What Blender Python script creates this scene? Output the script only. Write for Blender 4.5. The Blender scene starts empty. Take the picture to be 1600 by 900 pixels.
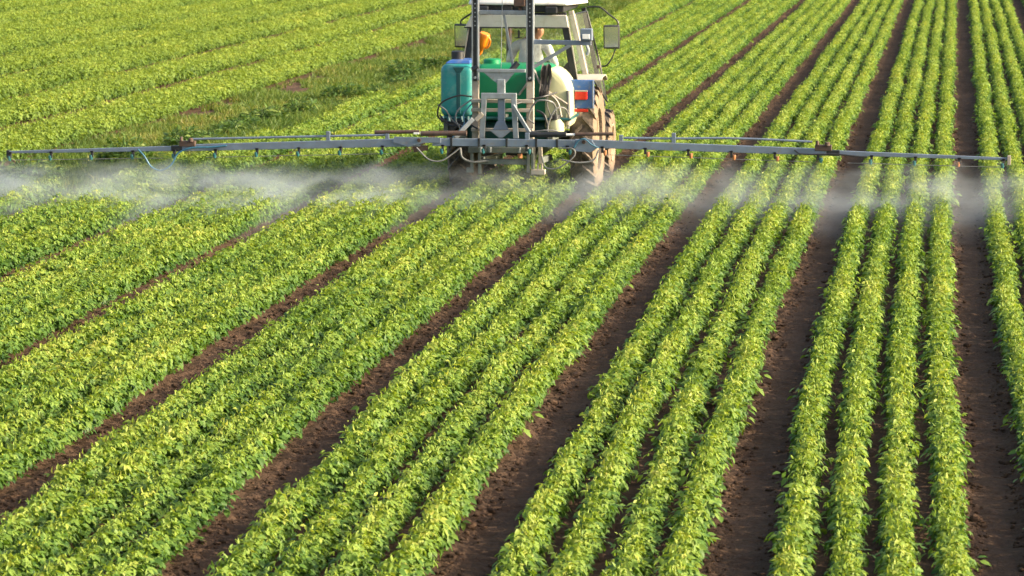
import bpy, bmesh, math, random
import numpy as np
from mathutils import Vector, Matrix
R = math.radians
rng = np.random.default_rng(7)
random.seed(7)
sc = bpy.context.scene
C = sc.collection

# ---------------------------------------------------------------- camera, sky, sun, exposure
CAM_H = 3.9
PITCH, YAW = R(7.458), R(7.694)
cd = bpy.data.cameras.new('camera'); cam = bpy.data.objects.new('camera', cd); C.objects.link(cam)
cam.location = (0, 0, CAM_H); cam.rotation_euler = (R(90) - PITCH, 0, YAW)
cd.lens = 113.78; cd.sensor_width = 36; cd.clip_start = .5; cd.clip_end = 3000
cd.dof.use_dof = True; cd.dof.focus_distance = 27; cd.dof.aperture_fstop = 7.1
sc.camera = cam

SUN_EL, SUN_AZ = R(23), R(-4)          # azimuth from +X towards +Y: the sun stands to the right of the rows
w = bpy.data.worlds.new('World'); sc.world = w; w.use_nodes = True
nt = w.node_tree; bg = nt.nodes['Background']
sky = nt.nodes.new('ShaderNodeTexSky'); sky.sky_type = 'NISHITA'; sky.sun_disc = False
sky.sun_elevation = SUN_EL; sky.sun_rotation = R(90) - SUN_AZ
sky.air_density = 1.0; sky.dust_density = 5.0; sky.ozone_density = .6
nt.links.new(sky.outputs[0], bg.inputs[0]); bg.inputs[1].default_value = .15
sl = bpy.data.lights.new('sun', 'SUN'); sun = bpy.data.objects.new('sun', sl); C.objects.link(sun)
sl.energy = 4.4; sl.angle = R(1.5); sl.color = (1.0, .865, .64)
sd = Vector((math.cos(SUN_EL) * math.cos(SUN_AZ), math.cos(SUN_EL) * math.sin(SUN_AZ), math.sin(SUN_EL)))
sun.rotation_euler = sd.to_track_quat('Z', 'Y').to_euler(); sun.location = (30, 30, 30)
sc.view_settings.view_transform = 'Standard'; sc.view_settings.look = 'None'
sc.view_settings.exposure = 1.34; sc.view_settings.gamma = 1
sc.render.engine = 'CYCLES'
sc.cycles.use_denoising = True
sc.cycles.max_bounces = 8; sc.cycles.diffuse_bounces = 3; sc.cycles.transmission_bounces = 4
sc.cycles.transparent_max_bounces = 12; sc.cycles.volume_bounces = 1

def project(x, y, z):
    """where a world point falls in the frame (0..1, y down), used only to skip plants nobody can see"""
    dz = z - CAM_H
    c, s = math.cos(-YAW), math.sin(-YAW)
    xr, yr = x * c - y * s, x * s + y * c
    c, s = math.cos(PITCH), math.sin(PITCH)
    fw, up = yr * c - dz * s, yr * s + dz * c
    k = 5056.9 / 1600
    return .5 + k * xr / fw, .5 - k * up / fw * 16 / 9

# ---------------------------------------------------------------- materials
MATS = {}
def new_mat(name):
    m = bpy.data.materials.new(name); m.use_nodes = True; MATS[name] = m
    return m, m.node_tree, m.node_tree.nodes['Principled BSDF']
def mat(name, col, rough=.5, metal=0, var=.18, scale=9, dirt=None, dirt_amt=.35, bump=.0, spec=.5):
    """painted or bare surface with uneven tone, dust and optional fine relief"""
    m, t, b = new_mat(name)
    N = t.nodes; L = t.links
    tc = N.new('ShaderNodeTexCoord')
    n1 = N.new('ShaderNodeTexNoise'); n1.inputs['Scale'].default_value = scale; n1.inputs['Detail'].default_value = 6
    L.new(tc.outputs['Object'], n1.inputs['Vector'])
    cr = N.new('ShaderNodeValToRGB')
    cr.color_ramp.elements[0].position = .3; cr.color_ramp.elements[1].position = .7
    c = np.array(col)
    cr.color_ramp.elements[0].color = (*(c * (1 - var)), 1); cr.color_ramp.elements[1].color = (*np.minimum(c * (1 + var), 1), 1)
    L.new(n1.outputs['Fac'], cr.inputs['Fac'])
    out = cr.outputs['Color']
    if dirt is not None:
        n2 = N.new('ShaderNodeTexNoise'); n2.inputs['Scale'].default_value = scale * 2.3; n2.inputs['Detail'].default_value = 8
        n2.inputs['Roughness'].default_value = .7
        L.new(tc.outputs['Object'], n2.inputs['Vector'])
        r2 = N.new('ShaderNodeMapRange'); r2.inputs[1].default_value = .62 - dirt_amt * .4; r2.inputs[2].default_value = .75
        L.new(n2.outputs['Fac'], r2.inputs[0])
        mx = N.new('ShaderNodeMixRGB'); mx.inputs[2].default_value = (*dirt, 1)
        L.new(r2.outputs[0], mx.inputs[0]); L.new(out, mx.inputs[1]); out = mx.outputs[0]
    L.new(out, b.inputs['Base Color'])
    b.inputs['Roughness'].default_value = rough; b.inputs['Metallic'].default_value = metal
    b.inputs['Specular IOR Level'].default_value = spec
    if bump:
        bp = N.new('ShaderNodeBump'); bp.inputs['Strength'].default_value = bump; bp.inputs['Distance'].default_value = .01
        L.new(n1.outputs['Fac'], bp.inputs['Height']); L.new(bp.outputs[0], b.inputs['Normal'])
    return m
DUST = (.34, .25, .17); RUST = (.12, .055, .03)
mat('steel', (.15, .19, .25), .5, .25, .16, 7, (.20, .17, .14), .18)
mat('galv', (.27, .30, .325), .48, .4, .18, 10, (.24, .20, .16), .2)
mat('galv_dusty', (.34, .31, .26), .6, .1, .2, 8, DUST, .4)
mat('darkmetal', (.03, .032, .036), .4, .4, .3, 12, (.10, .08, .06), .1)
mat('rusty', (.07, .05, .042), .7, .2, .4, 14, RUST, .5)
mat('blackplastic', (.018, .019, .022), .45, 0, .3, 10, (.08, .07, .06), .15)
mat('rubber', (.055, .044, .036), .85, 0, .25, 10, (.20, .15, .105), .55, .2)
mat('tyrewall', (.16, .115, .075), .9, 0, .2, 6, (.24, .17, .11), .5, .2)
mat('rim', (.35, .27, .18), .7, 0, .2, 9, DUST, .5)
mat('bluepaint', (.035, .11, .34), .4, 0, .15, 7, (.18, .20, .24), .3)
mat('beige', (.40, .365, .30), .55, 0, .1, 8, (.40, .32, .23), .3)
mat('visor', (.56, .53, .47), .5, 0, .08, 6, (.42, .36, .28), .2)
mat('white', (.78, .77, .74), .5, 0, .05, 5, (.55, .50, .43), .15)
mat('redlens', (.38, .022, .012), .25, 0, .15, 30)
mat('teal', (.022, .225, .215), .42, 0, .12, 4, (.14, .30, .27), .3)
mat('green', (.004, .19, .075), .4, 0, .12, 4, (.03, .16, .07), .2)
mat('cream', (.52, .52, .30), .45, 0, .08, 4, (.55, .50, .30), .25)
mat('tealdark', (.008, .07, .075), .5, 0, .2, 6)
mat('greenframe', (.11, .13, .12), .6, .1, .25, 9, (.20, .17, .13), .25)
mat('hose_pale', (.16, .16, .155), .5, 0, .1, 9)
mat('hose_black', (.02, .02, .022), .5, 0, .2, 9)
mat('hose_blue', (.035, .13, .20), .45, 0, .15, 9)
mat('cap_teal', (.02, .12, .13), .4, 0, .1, 20)
mat('cap_orange', (.36, .15, .06), .4, 0, .1, 20)
mat('orange', (.75, .22, .006), .4, 0, .08, 12)
mat('shirt', (.74, .73, .74), .9, 0, .10, 14, (.42, .40, .40), .2, .4)
mat('trousers', (.06, .075, .10), .9, 0, .2, 14, bump=.3)
mat('skin', (.42, .19, .11), .55, 0, .1, 20)
mat('hair', (.05, .022, .012), .7, 0, .3, 40)
mat('cloth', (.085, .075, .07), .95, 0, .3, 16, bump=.4)
mat('mirrorglass', (.75, .78, .78), .08, .9, .03, 4)

def glass_mat(name, tint, dust):
    m = bpy.data.materials.new(name); m.use_nodes = True; t = m.node_tree; N = t.nodes; L = t.links
    N.remove(N['Principled BSDF']); o = N['Material Output']
    tr = N.new('ShaderNodeBsdfTransparent'); tr.inputs[0].default_value = (*tint, 1)
    gl = N.new('ShaderNodeBsdfGlossy'); gl.inputs['Roughness'].default_value = .06
    df = N.new('ShaderNodeBsdfDiffuse'); df.inputs[0].default_value = (.62, .62, .54, 1)
    lw = N.new('ShaderNodeLayerWeight'); lw.inputs[0].default_value = .5
    pw = N.new('ShaderNodeMath'); pw.operation = 'POWER'; pw.inputs[1].default_value = 5; L.new(lw.outputs['Facing'], pw.inputs[0])
    fr = N.new('ShaderNodeMath'); fr.operation = 'MULTIPLY_ADD'; fr.inputs[1].default_value = .35; fr.inputs[2].default_value = .03; L.new(pw.outputs[0], fr.inputs[0])
    m1 = N.new('ShaderNodeMixShader'); L.new(fr.outputs[0], m1.inputs[0]); L.new(tr.outputs[0], m1.inputs[1]); L.new(gl.outputs[0], m1.inputs[2])
    no = N.new('ShaderNodeTexNoise'); no.inputs['Scale'].default_value = 5; no.inputs['Detail'].default_value = 5
    mr = N.new('ShaderNodeMapRange'); mr.inputs[3].default_value = dust * .5; mr.inputs[4].default_value = dust * 1.5
    L.new(no.outputs['Fac'], mr.inputs[0])
    m2 = N.new('ShaderNodeMixShader'); L.new(mr.outputs[0], m2.inputs[0]); L.new(m1.outputs[0], m2.inputs[1]); L.new(df.outputs[0], m2.inputs[2])
    L.new(m2.outputs[0], o.inputs[0]); MATS[name] = m
glass_mat('glass', (.98, .99, .98), .015)
glass_mat('glass_dusty', (.92, .96, .92), .03)

def leaf_mat(name, stops, trans=.32, rough=.5, spread=.10):
    m = bpy.data.materials.new(name); m.use_nodes = True; t = m.node_tree; N = t.nodes; L = t.links
    b = N['Principled BSDF']; o = N['Material Output']
    at = N.new('ShaderNodeAttribute'); at.attribute_name = 'tint'
    oi = N.new('ShaderNodeObjectInfo')
    tc = N.new('ShaderNodeNewGeometry')
    no = N.new('ShaderNodeTexNoise'); no.inputs['Scale'].default_value = .55; no.inputs['Detail'].default_value = 3
    L.new(tc.outputs['Position'], no.inputs['Vector'])
    a1 = N.new('ShaderNodeMath'); a1.operation = 'MULTIPLY_ADD'; a1.inputs[1].default_value = spread; a1.inputs[2].default_value = -spread / 2
    L.new(oi.outputs['Random'], a1.inputs[0])
    a2 = N.new('ShaderNodeMath'); a2.operation = 'MULTIPLY_ADD'; a2.inputs[1].default_value = .5; a2.inputs[2].default_value = -.25
    L.new(no.outputs['Fac'], a2.inputs[0])
    a3 = N.new('ShaderNodeMath'); L.new(at.outputs['Fac'], a3.inputs[0]); L.new(a1.outputs[0], a3.inputs[1])
    a4 = N.new('ShaderNodeMath'); L.new(a3.outputs[0], a4.inputs[0]); L.new(a2.outputs[0], a4.inputs[1])
    cr = N.new('ShaderNodeValToRGB'); e = cr.color_ramp.elements
    while len(e) < len(stops): e.new(.5)
    for el, (p, c) in zip(e, stops): el.position = p; el.color = (*c, 1)
    L.new(a4.outputs[0], cr.inputs[0])
    L.new(cr.outputs[0], b.inputs['Base Color']); b.inputs['Roughness'].default_value = rough
    b.inputs['Specular IOR Level'].default_value = .22
    tl = N.new('ShaderNodeBsdfTranslucent')
    hs = N.new('ShaderNodeMixRGB'); hs.blend_type = 'MULTIPLY'; hs.inputs[0].default_value = 1; hs.inputs[2].default_value = (1.5, 1.45, .6, 1)
    L.new(cr.outputs[0], hs.inputs[1]); L.new(hs.outputs[0], tl.inputs[0])
    ms = N.new('ShaderNodeMixShader'); ms.inputs[0].default_value = trans
    L.new(b.outputs[0], ms.inputs[1]); L.new(tl.outputs[0], ms.inputs[2]); L.new(ms.outputs[0], o.inputs[0])
    MATS[name] = m
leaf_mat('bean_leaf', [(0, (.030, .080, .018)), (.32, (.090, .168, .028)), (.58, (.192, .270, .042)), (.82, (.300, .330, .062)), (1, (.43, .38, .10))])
leaf_mat('far_leaf', [(0, (.06, .12, .022)), (.35, (.14, .21, .034)), (.65, (.21, .28, .042)), (.85, (.30, .32, .055)), (1, (.42, .34, .09))])
leaf_mat('grass_leaf', [(0, (.035, .075, .016)), (.4, (.09, .145, .025)), (.7, (.17, .185, .04)), (1, (.34, .24, .10))])
leaf_mat('weed_leaf', [(0, (.035, .08, .02)), (.5, (.085, .15, .03)), (1, (.22, .24, .06))])

def soil_mat():
    m, t, b = new_mat('soil'); N = t.nodes; L = t.links
    g = N.new('ShaderNodeNewGeometry')
    n1 = N.new('ShaderNodeTexNoise'); n1.inputs['Scale'].default_value = 1.4; n1.inputs['Detail'].default_value = 5
    n2 = N.new('ShaderNodeTexNoise'); n2.inputs['Scale'].default_value = 28; n2.inputs['Detail'].default_value = 8; n2.inputs['Roughness'].default_value = .65
    n3 = N.new('ShaderNodeTexNoise'); n3.inputs['Scale'].default_value = 9; n3.inputs['Detail'].default_value = 4
    for n in (n1, n2, n3): L.new(g.outputs['Position'], n.inputs['Vector'])
    c1 = N.new('ShaderNodeValToRGB'); c1.color_ramp.elements[0].position = .3; c1.color_ramp.elements[1].position = .72
    c1.color_ramp.elements[0].color = (.050, .028, .017, 1); c1.color_ramp.elements[1].color = (.130, .080, .050, 1)
    ad = N.new('ShaderNodeMath'); ad.operation = 'MULTIPLY_ADD'; ad.inputs[1].default_value = .5
    a0 = N.new('ShaderNodeMath'); a0.operation = 'MULTIPLY'; a0.inputs[1].default_value = .5
    L.new(n1.outputs['Fac'], a0.inputs[0]); L.new(n2.outputs['Fac'], ad.inputs[0]); L.new(a0.outputs[0], ad.inputs[2])
    L.new(ad.outputs[0], c1.inputs[0])
    L.new(c1.outputs[0], b.inputs['Base Color']); b.inputs['Roughness'].default_value = .95; b.inputs['Specular IOR Level'].default_value = .15
    bp = N.new('ShaderNodeBump'); bp.inputs['Strength'].default_value = 1.0; bp.inputs['Distance'].default_value = .035
    s = N.new('ShaderNodeMath'); s.operation = 'ADD'; L.new(n2.outputs['Fac'], s.inputs[0]); L.new(n3.outputs['Fac'], s.inputs[1])
    L.new(s.outputs[0], bp.inputs['Height']); L.new(bp.outputs[0], b.inputs['Normal'])
soil_mat()

# ---------------------------------------------------------------- mesh helpers
def tag(o, label=None, cat=None, group=None, kind=None):
    for k, v in (('label', label), ('category', cat), ('group', group), ('kind', kind)):
        if v: o[k] = v
    return o
def empty(name, loc=(0, 0, 0)):
    o = bpy.data.objects.new(name, None); C.objects.link(o); o.location = loc; o.empty_display_size = .2
    return o
def link(name, me, parent=None, loc=None):
    o = bpy.data.objects.new(name, me); C.objects.link(o)
    if parent: o.parent = parent
    if loc is not None: o.location = loc
    return o

class MB:
    """collects shapes, then links them as ONE mesh object"""
    def __init__(s): s.v = []; s.f = []
    def add(s, vs, fs):
        n = len(s.v); s.v += [tuple(map(float, p)) for p in vs]; s.f += [tuple(i + n for i in q) for q in fs]; return s
    def box(s, x0, x1, y0, y1, z0, z1):
        return s.add([(x0, y0, z0), (x1, y0, z0), (x1, y1, z0), (x0, y1, z0), (x0, y0, z1), (x1, y0, z1), (x1, y1, z1), (x0, y1, z1)],
                     [(0, 3, 2, 1), (4, 5, 6, 7), (0, 1, 5, 4), (1, 2, 6, 5), (2, 3, 7, 6), (3, 0, 4, 7)])
    def hexa(s, p): return s.add(p, [(0, 3, 2, 1), (4, 5, 6, 7), (0, 1, 5, 4), (1, 2, 6, 5), (2, 3, 7, 6), (3, 0, 4, 7)])
    def bar(s, a, b, w, h=None, w2=None, h2=None, up=(0, 0, 1)):
        """rectangular bar from a to b, w across and h along up; w2, h2 at the far end"""
        h = h or w; w2 = w2 or w; h2 = h2 or h
        a, b, up = Vector(a), Vector(b), Vector(up); d = (b - a).normalized()
        if abs(d.dot(up)) > .95: up = Vector((0, 1, 0))
        x = d.cross(up).normalized(); z = x.cross(d)
        P = []
        for p, ww, hh in ((a, w, h), (b, w2, h2)):
            P += [p - x * ww / 2 - z * hh / 2, p + x * ww / 2 - z * hh / 2, p + x * ww / 2 + z * hh / 2, p - x * ww / 2 + z * hh / 2]
        return s.add(P, [(0, 1, 2, 3), (7, 6, 5, 4), (0, 4, 5, 1), (1, 5, 6, 2), (2, 6, 7, 3), (3, 7, 4, 0)])
    def tube(s, pts, r, n=8, smooth=4):
        P = [Vector(p) for p in pts]
        if len(P) > 2 and smooth:                      # Catmull-Rom
            Q = []
            E = [P[0] * 2 - P[1]] + P + [P[-1] * 2 - P[-2]]
            for i in range(1, len(E) - 2):
                for k in range(smooth):
                    t = k / smooth; p0, p1, p2, p3 = E[i - 1:i + 3]
                    Q.append(.5 * ((2 * p1) + (p2 - p0) * t + (2 * p0 - 5 * p1 + 4 * p2 - p3) * t * t + (3 * p1 - p0 - 3 * p2 + p3) * t ** 3))
            Q.append(P[-1]); P = Q
        vs = []; fs = []; m = len(P); nrm = None
        for i, p in enumerate(P):
            d = (P[min(i + 1, m - 1)] - P[max(i - 1, 0)]).normalized()
            if nrm is None:
                nrm = d.orthogonal().normalized()
            else:
                nrm = (nrm - d * nrm.dot(d)); nrm = nrm.normalized() if nrm.length > 1e-6 else d.orthogonal().normalized()
            bn = d.cross(nrm); rr = r[i * (len(r) - 1) // max(m - 1, 1)] if isinstance(r, (list, tuple)) else r
            vs += [p + (nrm * math.cos(2 * math.pi * k / n) + bn * math.sin(2 * math.pi * k / n)) * rr for k in range(n)]
        for i in range(m - 1):
            for k in range(n):
                k2 = (k + 1) % n; fs.append((i * n + k, i * n + k2, i * n + n + k2, i * n + n + k))
        fs.append(tuple(range(n - 1, -1, -1))); fs.append(tuple((m - 1) * n + k for k in range(n)))
        return s.add(vs, fs)
    def prism(s, poly, y0, y1):
        """polygon of (x, z), counter-clockwise seen from -Y, extruded from y0 to y1"""
        n = len(poly)
        return s.add([(x, y0, z) for x, z in poly] + [(x, y1, z) for x, z in poly],
                     [tuple(range(n)), tuple(range(2 * n - 1, n - 1, -1))] + [(i, i + n, (i + 1) % n + n, (i + 1) % n) for i in range(n)])
    def lathe(s, prof, cx, cy, cz, n=40, axis='X'):
        """profile of (offset along the axis, radius) turned about the axis through the centre; closed profile"""
        vs = []; fs = []; m = len(prof)
        for k in range(n):
            t = 2 * math.pi * k / n
            for (o, r) in prof:
                vs.append((cx + o, cy - r * math.cos(t), cz + r * math.sin(t)) if axis == 'X' else (cx + r * math.cos(t), cy + r * math.sin(t), cz + o))
        for k in range(n):
            for i in range(m):
                a, b = k * m + i, k * m + (i + 1) % m; c, d = ((k + 1) % n) * m + (i + 1) % m, ((k + 1) % n) * m + i
                fs.append((a, b, c, d))
        return s.add(vs, fs)
    def build(s, name, m, parent=None, smooth=False, bevel=0, seg=2, loc=None):
        me = bpy.data.meshes.new(name); me.from_pydata(s.v, [], s.f)
        bm = bmesh.new(); bm.from_mesh(me); bmesh.ops.recalc_face_normals(bm, faces=bm.faces)
        if bevel: bmesh.ops.bevel(bm, geom=list(bm.edges), offset=bevel, segments=seg, affect='EDGES', profile=.5)
        bm.to_mesh(me); bm.free()
        me.materials.append(MATS[m])
        if smooth:
            me.polygons.foreach_set('use_smooth', [True] * len(me.polygons))
            if smooth != 'all': me.set_sharp_from_angle(angle=R(38))
        return link(name, me, parent, loc)

def vnoise(x, y, seed=0):
    """smooth value noise on arrays"""
    xi, yi = np.floor(x).astype(np.int64), np.floor(y).astype(np.int64); xf, yf = x - xi, y - yi
    def h(a, b):
        n = (a * 374761393 + b * 668265263 + seed * 1442695041) & 0xffffffff
        n = ((n ^ (n >> 13)) * 1274126177) & 0xffffffff
        return ((n ^ (n >> 16)) & 0xffff) / 65535.
    u, v = xf * xf * (3 - 2 * xf), yf * yf * (3 - 2 * yf)
    return (h(xi, yi) * (1 - u) + h(xi + 1, yi) * u) * (1 - v) + (h(xi, yi + 1) * (1 - u) + h(xi + 1, yi + 1) * u) * v

# ---------------------------------------------------------------- field layout (metres; rows run along +Y)
PITCHX = 1.48
FX0 = .335
def furrow(k): return FX0 - PITCHX * k
def bend(Y):
    t = np.clip((np.log(np.maximum(Y, 12)) - math.log(17)) / (math.log(94) - math.log(17)), 0, 1)
    return -.10 * np.sin(math.pi * t ** .75) + .06 * (1 - t) ** 4
TX, TY = -5.02, 38.49                 # tractor: ground point under the rear axle
def EDGE(Y): return np.interp(Y, [20, 35.6, 43, 58, 75, 100], [-12.5, -10.6, -9.62, -9.05, -8.85, -8.7])      # left edge of the sprayed field
def STRIP(Y): return np.interp(Y, [34, 41, 50, 71, 100], [-12.3, -12.0, -11.7, -11.44, -11.2])                  # far side of the grassy strip

def soil_z(X, Y):
    Xs = X - bend(Y)
    k = np.round((FX0 - Xs) / PITCHX); d = np.abs(Xs - (FX0 - k * PITCHX))
    in_field = (Xs > EDGE(Y) - .1)
    prof = np.where(d < .24, -.035 + .028 * np.clip((d - .07) / .10, 0, 1) ** 2, np.clip((d - .24) / .12, 0, 1) * .03 - .007)
    rough = (vnoise(X / .16, Y / .16, 1) - .5) * .042 + (vnoise(X / .07, Y / .07, 2) - .5) * .034 + (vnoise(X / .9, Y / .9, 3) - .5) * .03
    rut = np.where(d < .1, .7, 1.)     # the wheel pressed the middle of the furrow flat
    return np.where(in_field, prof + rough * rut, rough * .8)

def make_ground():
    xs = []
    for k in range(-2, 8):
        c = furrow(k); xs += list(np.arange(c - .30, c + .301, .025)); xs += list(np.arange(c + .38, c + PITCHX - .31, .1))
    xs += list(np.arange(-14, -10.45, .12)); xs += [-900, -400, -200, -100, -60, -40, -30, -26, -22, -19, -17, -15.5, 3.6, 5, 7, 10, 15, 25, 50, 120, 300, 900]
    xs = np.unique(np.round(xs, 4))
    ys = [-60, -20, 0, 6, 10, 12.5, 14]; y = 15.0
    while y < 105: ys.append(y); y += .03 * (y / 18) ** 1.6
    ys += [106, 110, 120, 140, 180, 250, 400, 700, 1200, 2000]
    X, Y = np.meshgrid(xs, np.array(ys)); Z = soil_z(X, Y)
    far = (X < -60) | (X > 15) | (Y < 13) | (Y > 140); Z = np.where(far, 0, Z)
    ny, nx = X.shape
    v = np.stack([X, Y, Z], -1).reshape(-1, 3)
    i = np.arange(ny * nx).reshape(ny, nx)
    f = np.stack([i[:-1, :-1], i[:-1, 1:], i[1:, 1:], i[1:, :-1]], -1).reshape(-1, 4)
    me = np_mesh('ground', v, f, 'soil')
    me.polygons.foreach_set('use_smooth', np.ones(len(f), bool))
    return tag(link('ground', me), 'dark brown tilled soil of the field with bare wheel furrows', None, None, 'structure')

def np_mesh(name, v, quads, m, tris=None, tint=None):
    me = bpy.data.meshes.new(name)
    nq = 0 if quads is None else len(quads); ntr = 0 if tris is None else len(tris)
    me.vertices.add(len(v)); me.vertices.foreach_set('co', np.ascontiguousarray(v, np.float32).ravel())
    loops = np.concatenate([a.ravel() for a in (quads, tris) if a is not None]).astype(np.int32)
    me.loops.add(len(loops)); me.loops.foreach_set('vertex_index', loops)
    st = np.concatenate([np.arange(nq) * 4, nq * 4 + np.arange(ntr) * 3]).astype(np.int32)
    me.polygons.add(nq + ntr); me.polygons.foreach_set('loop_start', st)
    me.update(calc_edges=True)
    if tint is not None:
        a = me.attributes.new('tint', 'FLOAT', 'POINT'); a.data.foreach_set('value', np.ascontiguousarray(tint, np.float32))
    me.materials.append(MATS[m])
    return me
make_ground()

# clods of earth lying in the furrows
def make_clods(n):
    bm = bmesh.new(); bmesh.ops.create_icosphere(bm, subdivisions=1, radius=1)
    bv = np.array([q.co[:] for q in bm.verts]); bf = np.array([[q.index for q in p.verts] for p in bm.faces]); bm.free()
    Y = 16 + 34 * rng.random(n) ** 1.7
    k = rng.integers(-1, 7, n); off = rng.normal(0, .15, n); off = np.where(np.abs(off) < .07, off + .12 * np.sign(off), off)
    X = FX0 - k * PITCHX + np.clip(off, -.27, .27) + bend(Y)
    s = .006 + .018 * rng.random(n) ** 2.3; big = rng.random(n) < .02; s = np.where(big, s * 1.9, s)
    Z = soil_z(X, Y) + s * .2
    V = bv[None] * (1 + rng.normal(0, .16, (n, len(bv), 1))) * s[:, None, None] * rng.uniform([.8, .8, .5], [1.4, 1.4, .9], (n, 1, 3))
    V += np.stack([X, Y, Z], -1)[:, None]
    F = bf[None] + (np.arange(n) * len(bv))[:, None, None]
    me = np_mesh('soil_clods', V.reshape(-1, 3), None, 'soil', F.reshape(-1, 3))
    tag(link('soil_clods', me), 'loose brown clods of earth lying in the bare furrows', None, None, 'stuff')
make_clods(14000)

# ---------------------------------------------------------------- leaves
LT = np.array([(0, 0, 0), (.28, -.5, .5), (.30, 0, 0), (.28, .5, .5), (.66, -.40, .4), (.68, 0, 0), (.66, .40, .4), (1, 0, .0)])
LQ = np.array([(1, 2, 5, 4), (2, 3, 6, 5)]); LTRI = np.array([(0, 2, 1), (0, 3, 2), (4, 5, 7), (5, 6, 7)])
def norm(a): return a / np.maximum(np.linalg.norm(a, axis=-1, keepdims=True), 1e-6)
def leaves(pos, d, nrm, ln, wd, fold, droop, tint):
    n = len(pos); d = norm(d); side = norm(np.cross(d, nrm)); up = np.cross(side, d)
    u, s, h = LT[:, 0], LT[:, 1], LT[:, 2]
    V = pos[:, None] + d[:, None] * (u[None, :, None] * ln[:, None, None]) + side[:, None] * (s[None, :, None] * wd[:, None, None]) \
        + up[:, None] * ((h[None] * fold[:, None] * wd[:, None] - droop[:, None] * (u ** 2)[None] * ln[:, None])[..., None])
    o = (np.arange(n) * 8)[:, None, None]
    return V.reshape(-1, 3), (LQ[None] + o).reshape(-1, 4), (LTRI[None] + o).reshape(-1, 3), np.repeat(tint, 8)
def join(parts):
    v, q, t, a = [], [], [], []; o = 0
    for (V, Q, T, A) in parts:
        v.append(V); q.append(Q + o); t.append(T + o); a.append(A); o += len(V)
    return np.concatenate(v), np.concatenate(q), np.concatenate(t), np.concatenate(a)

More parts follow.
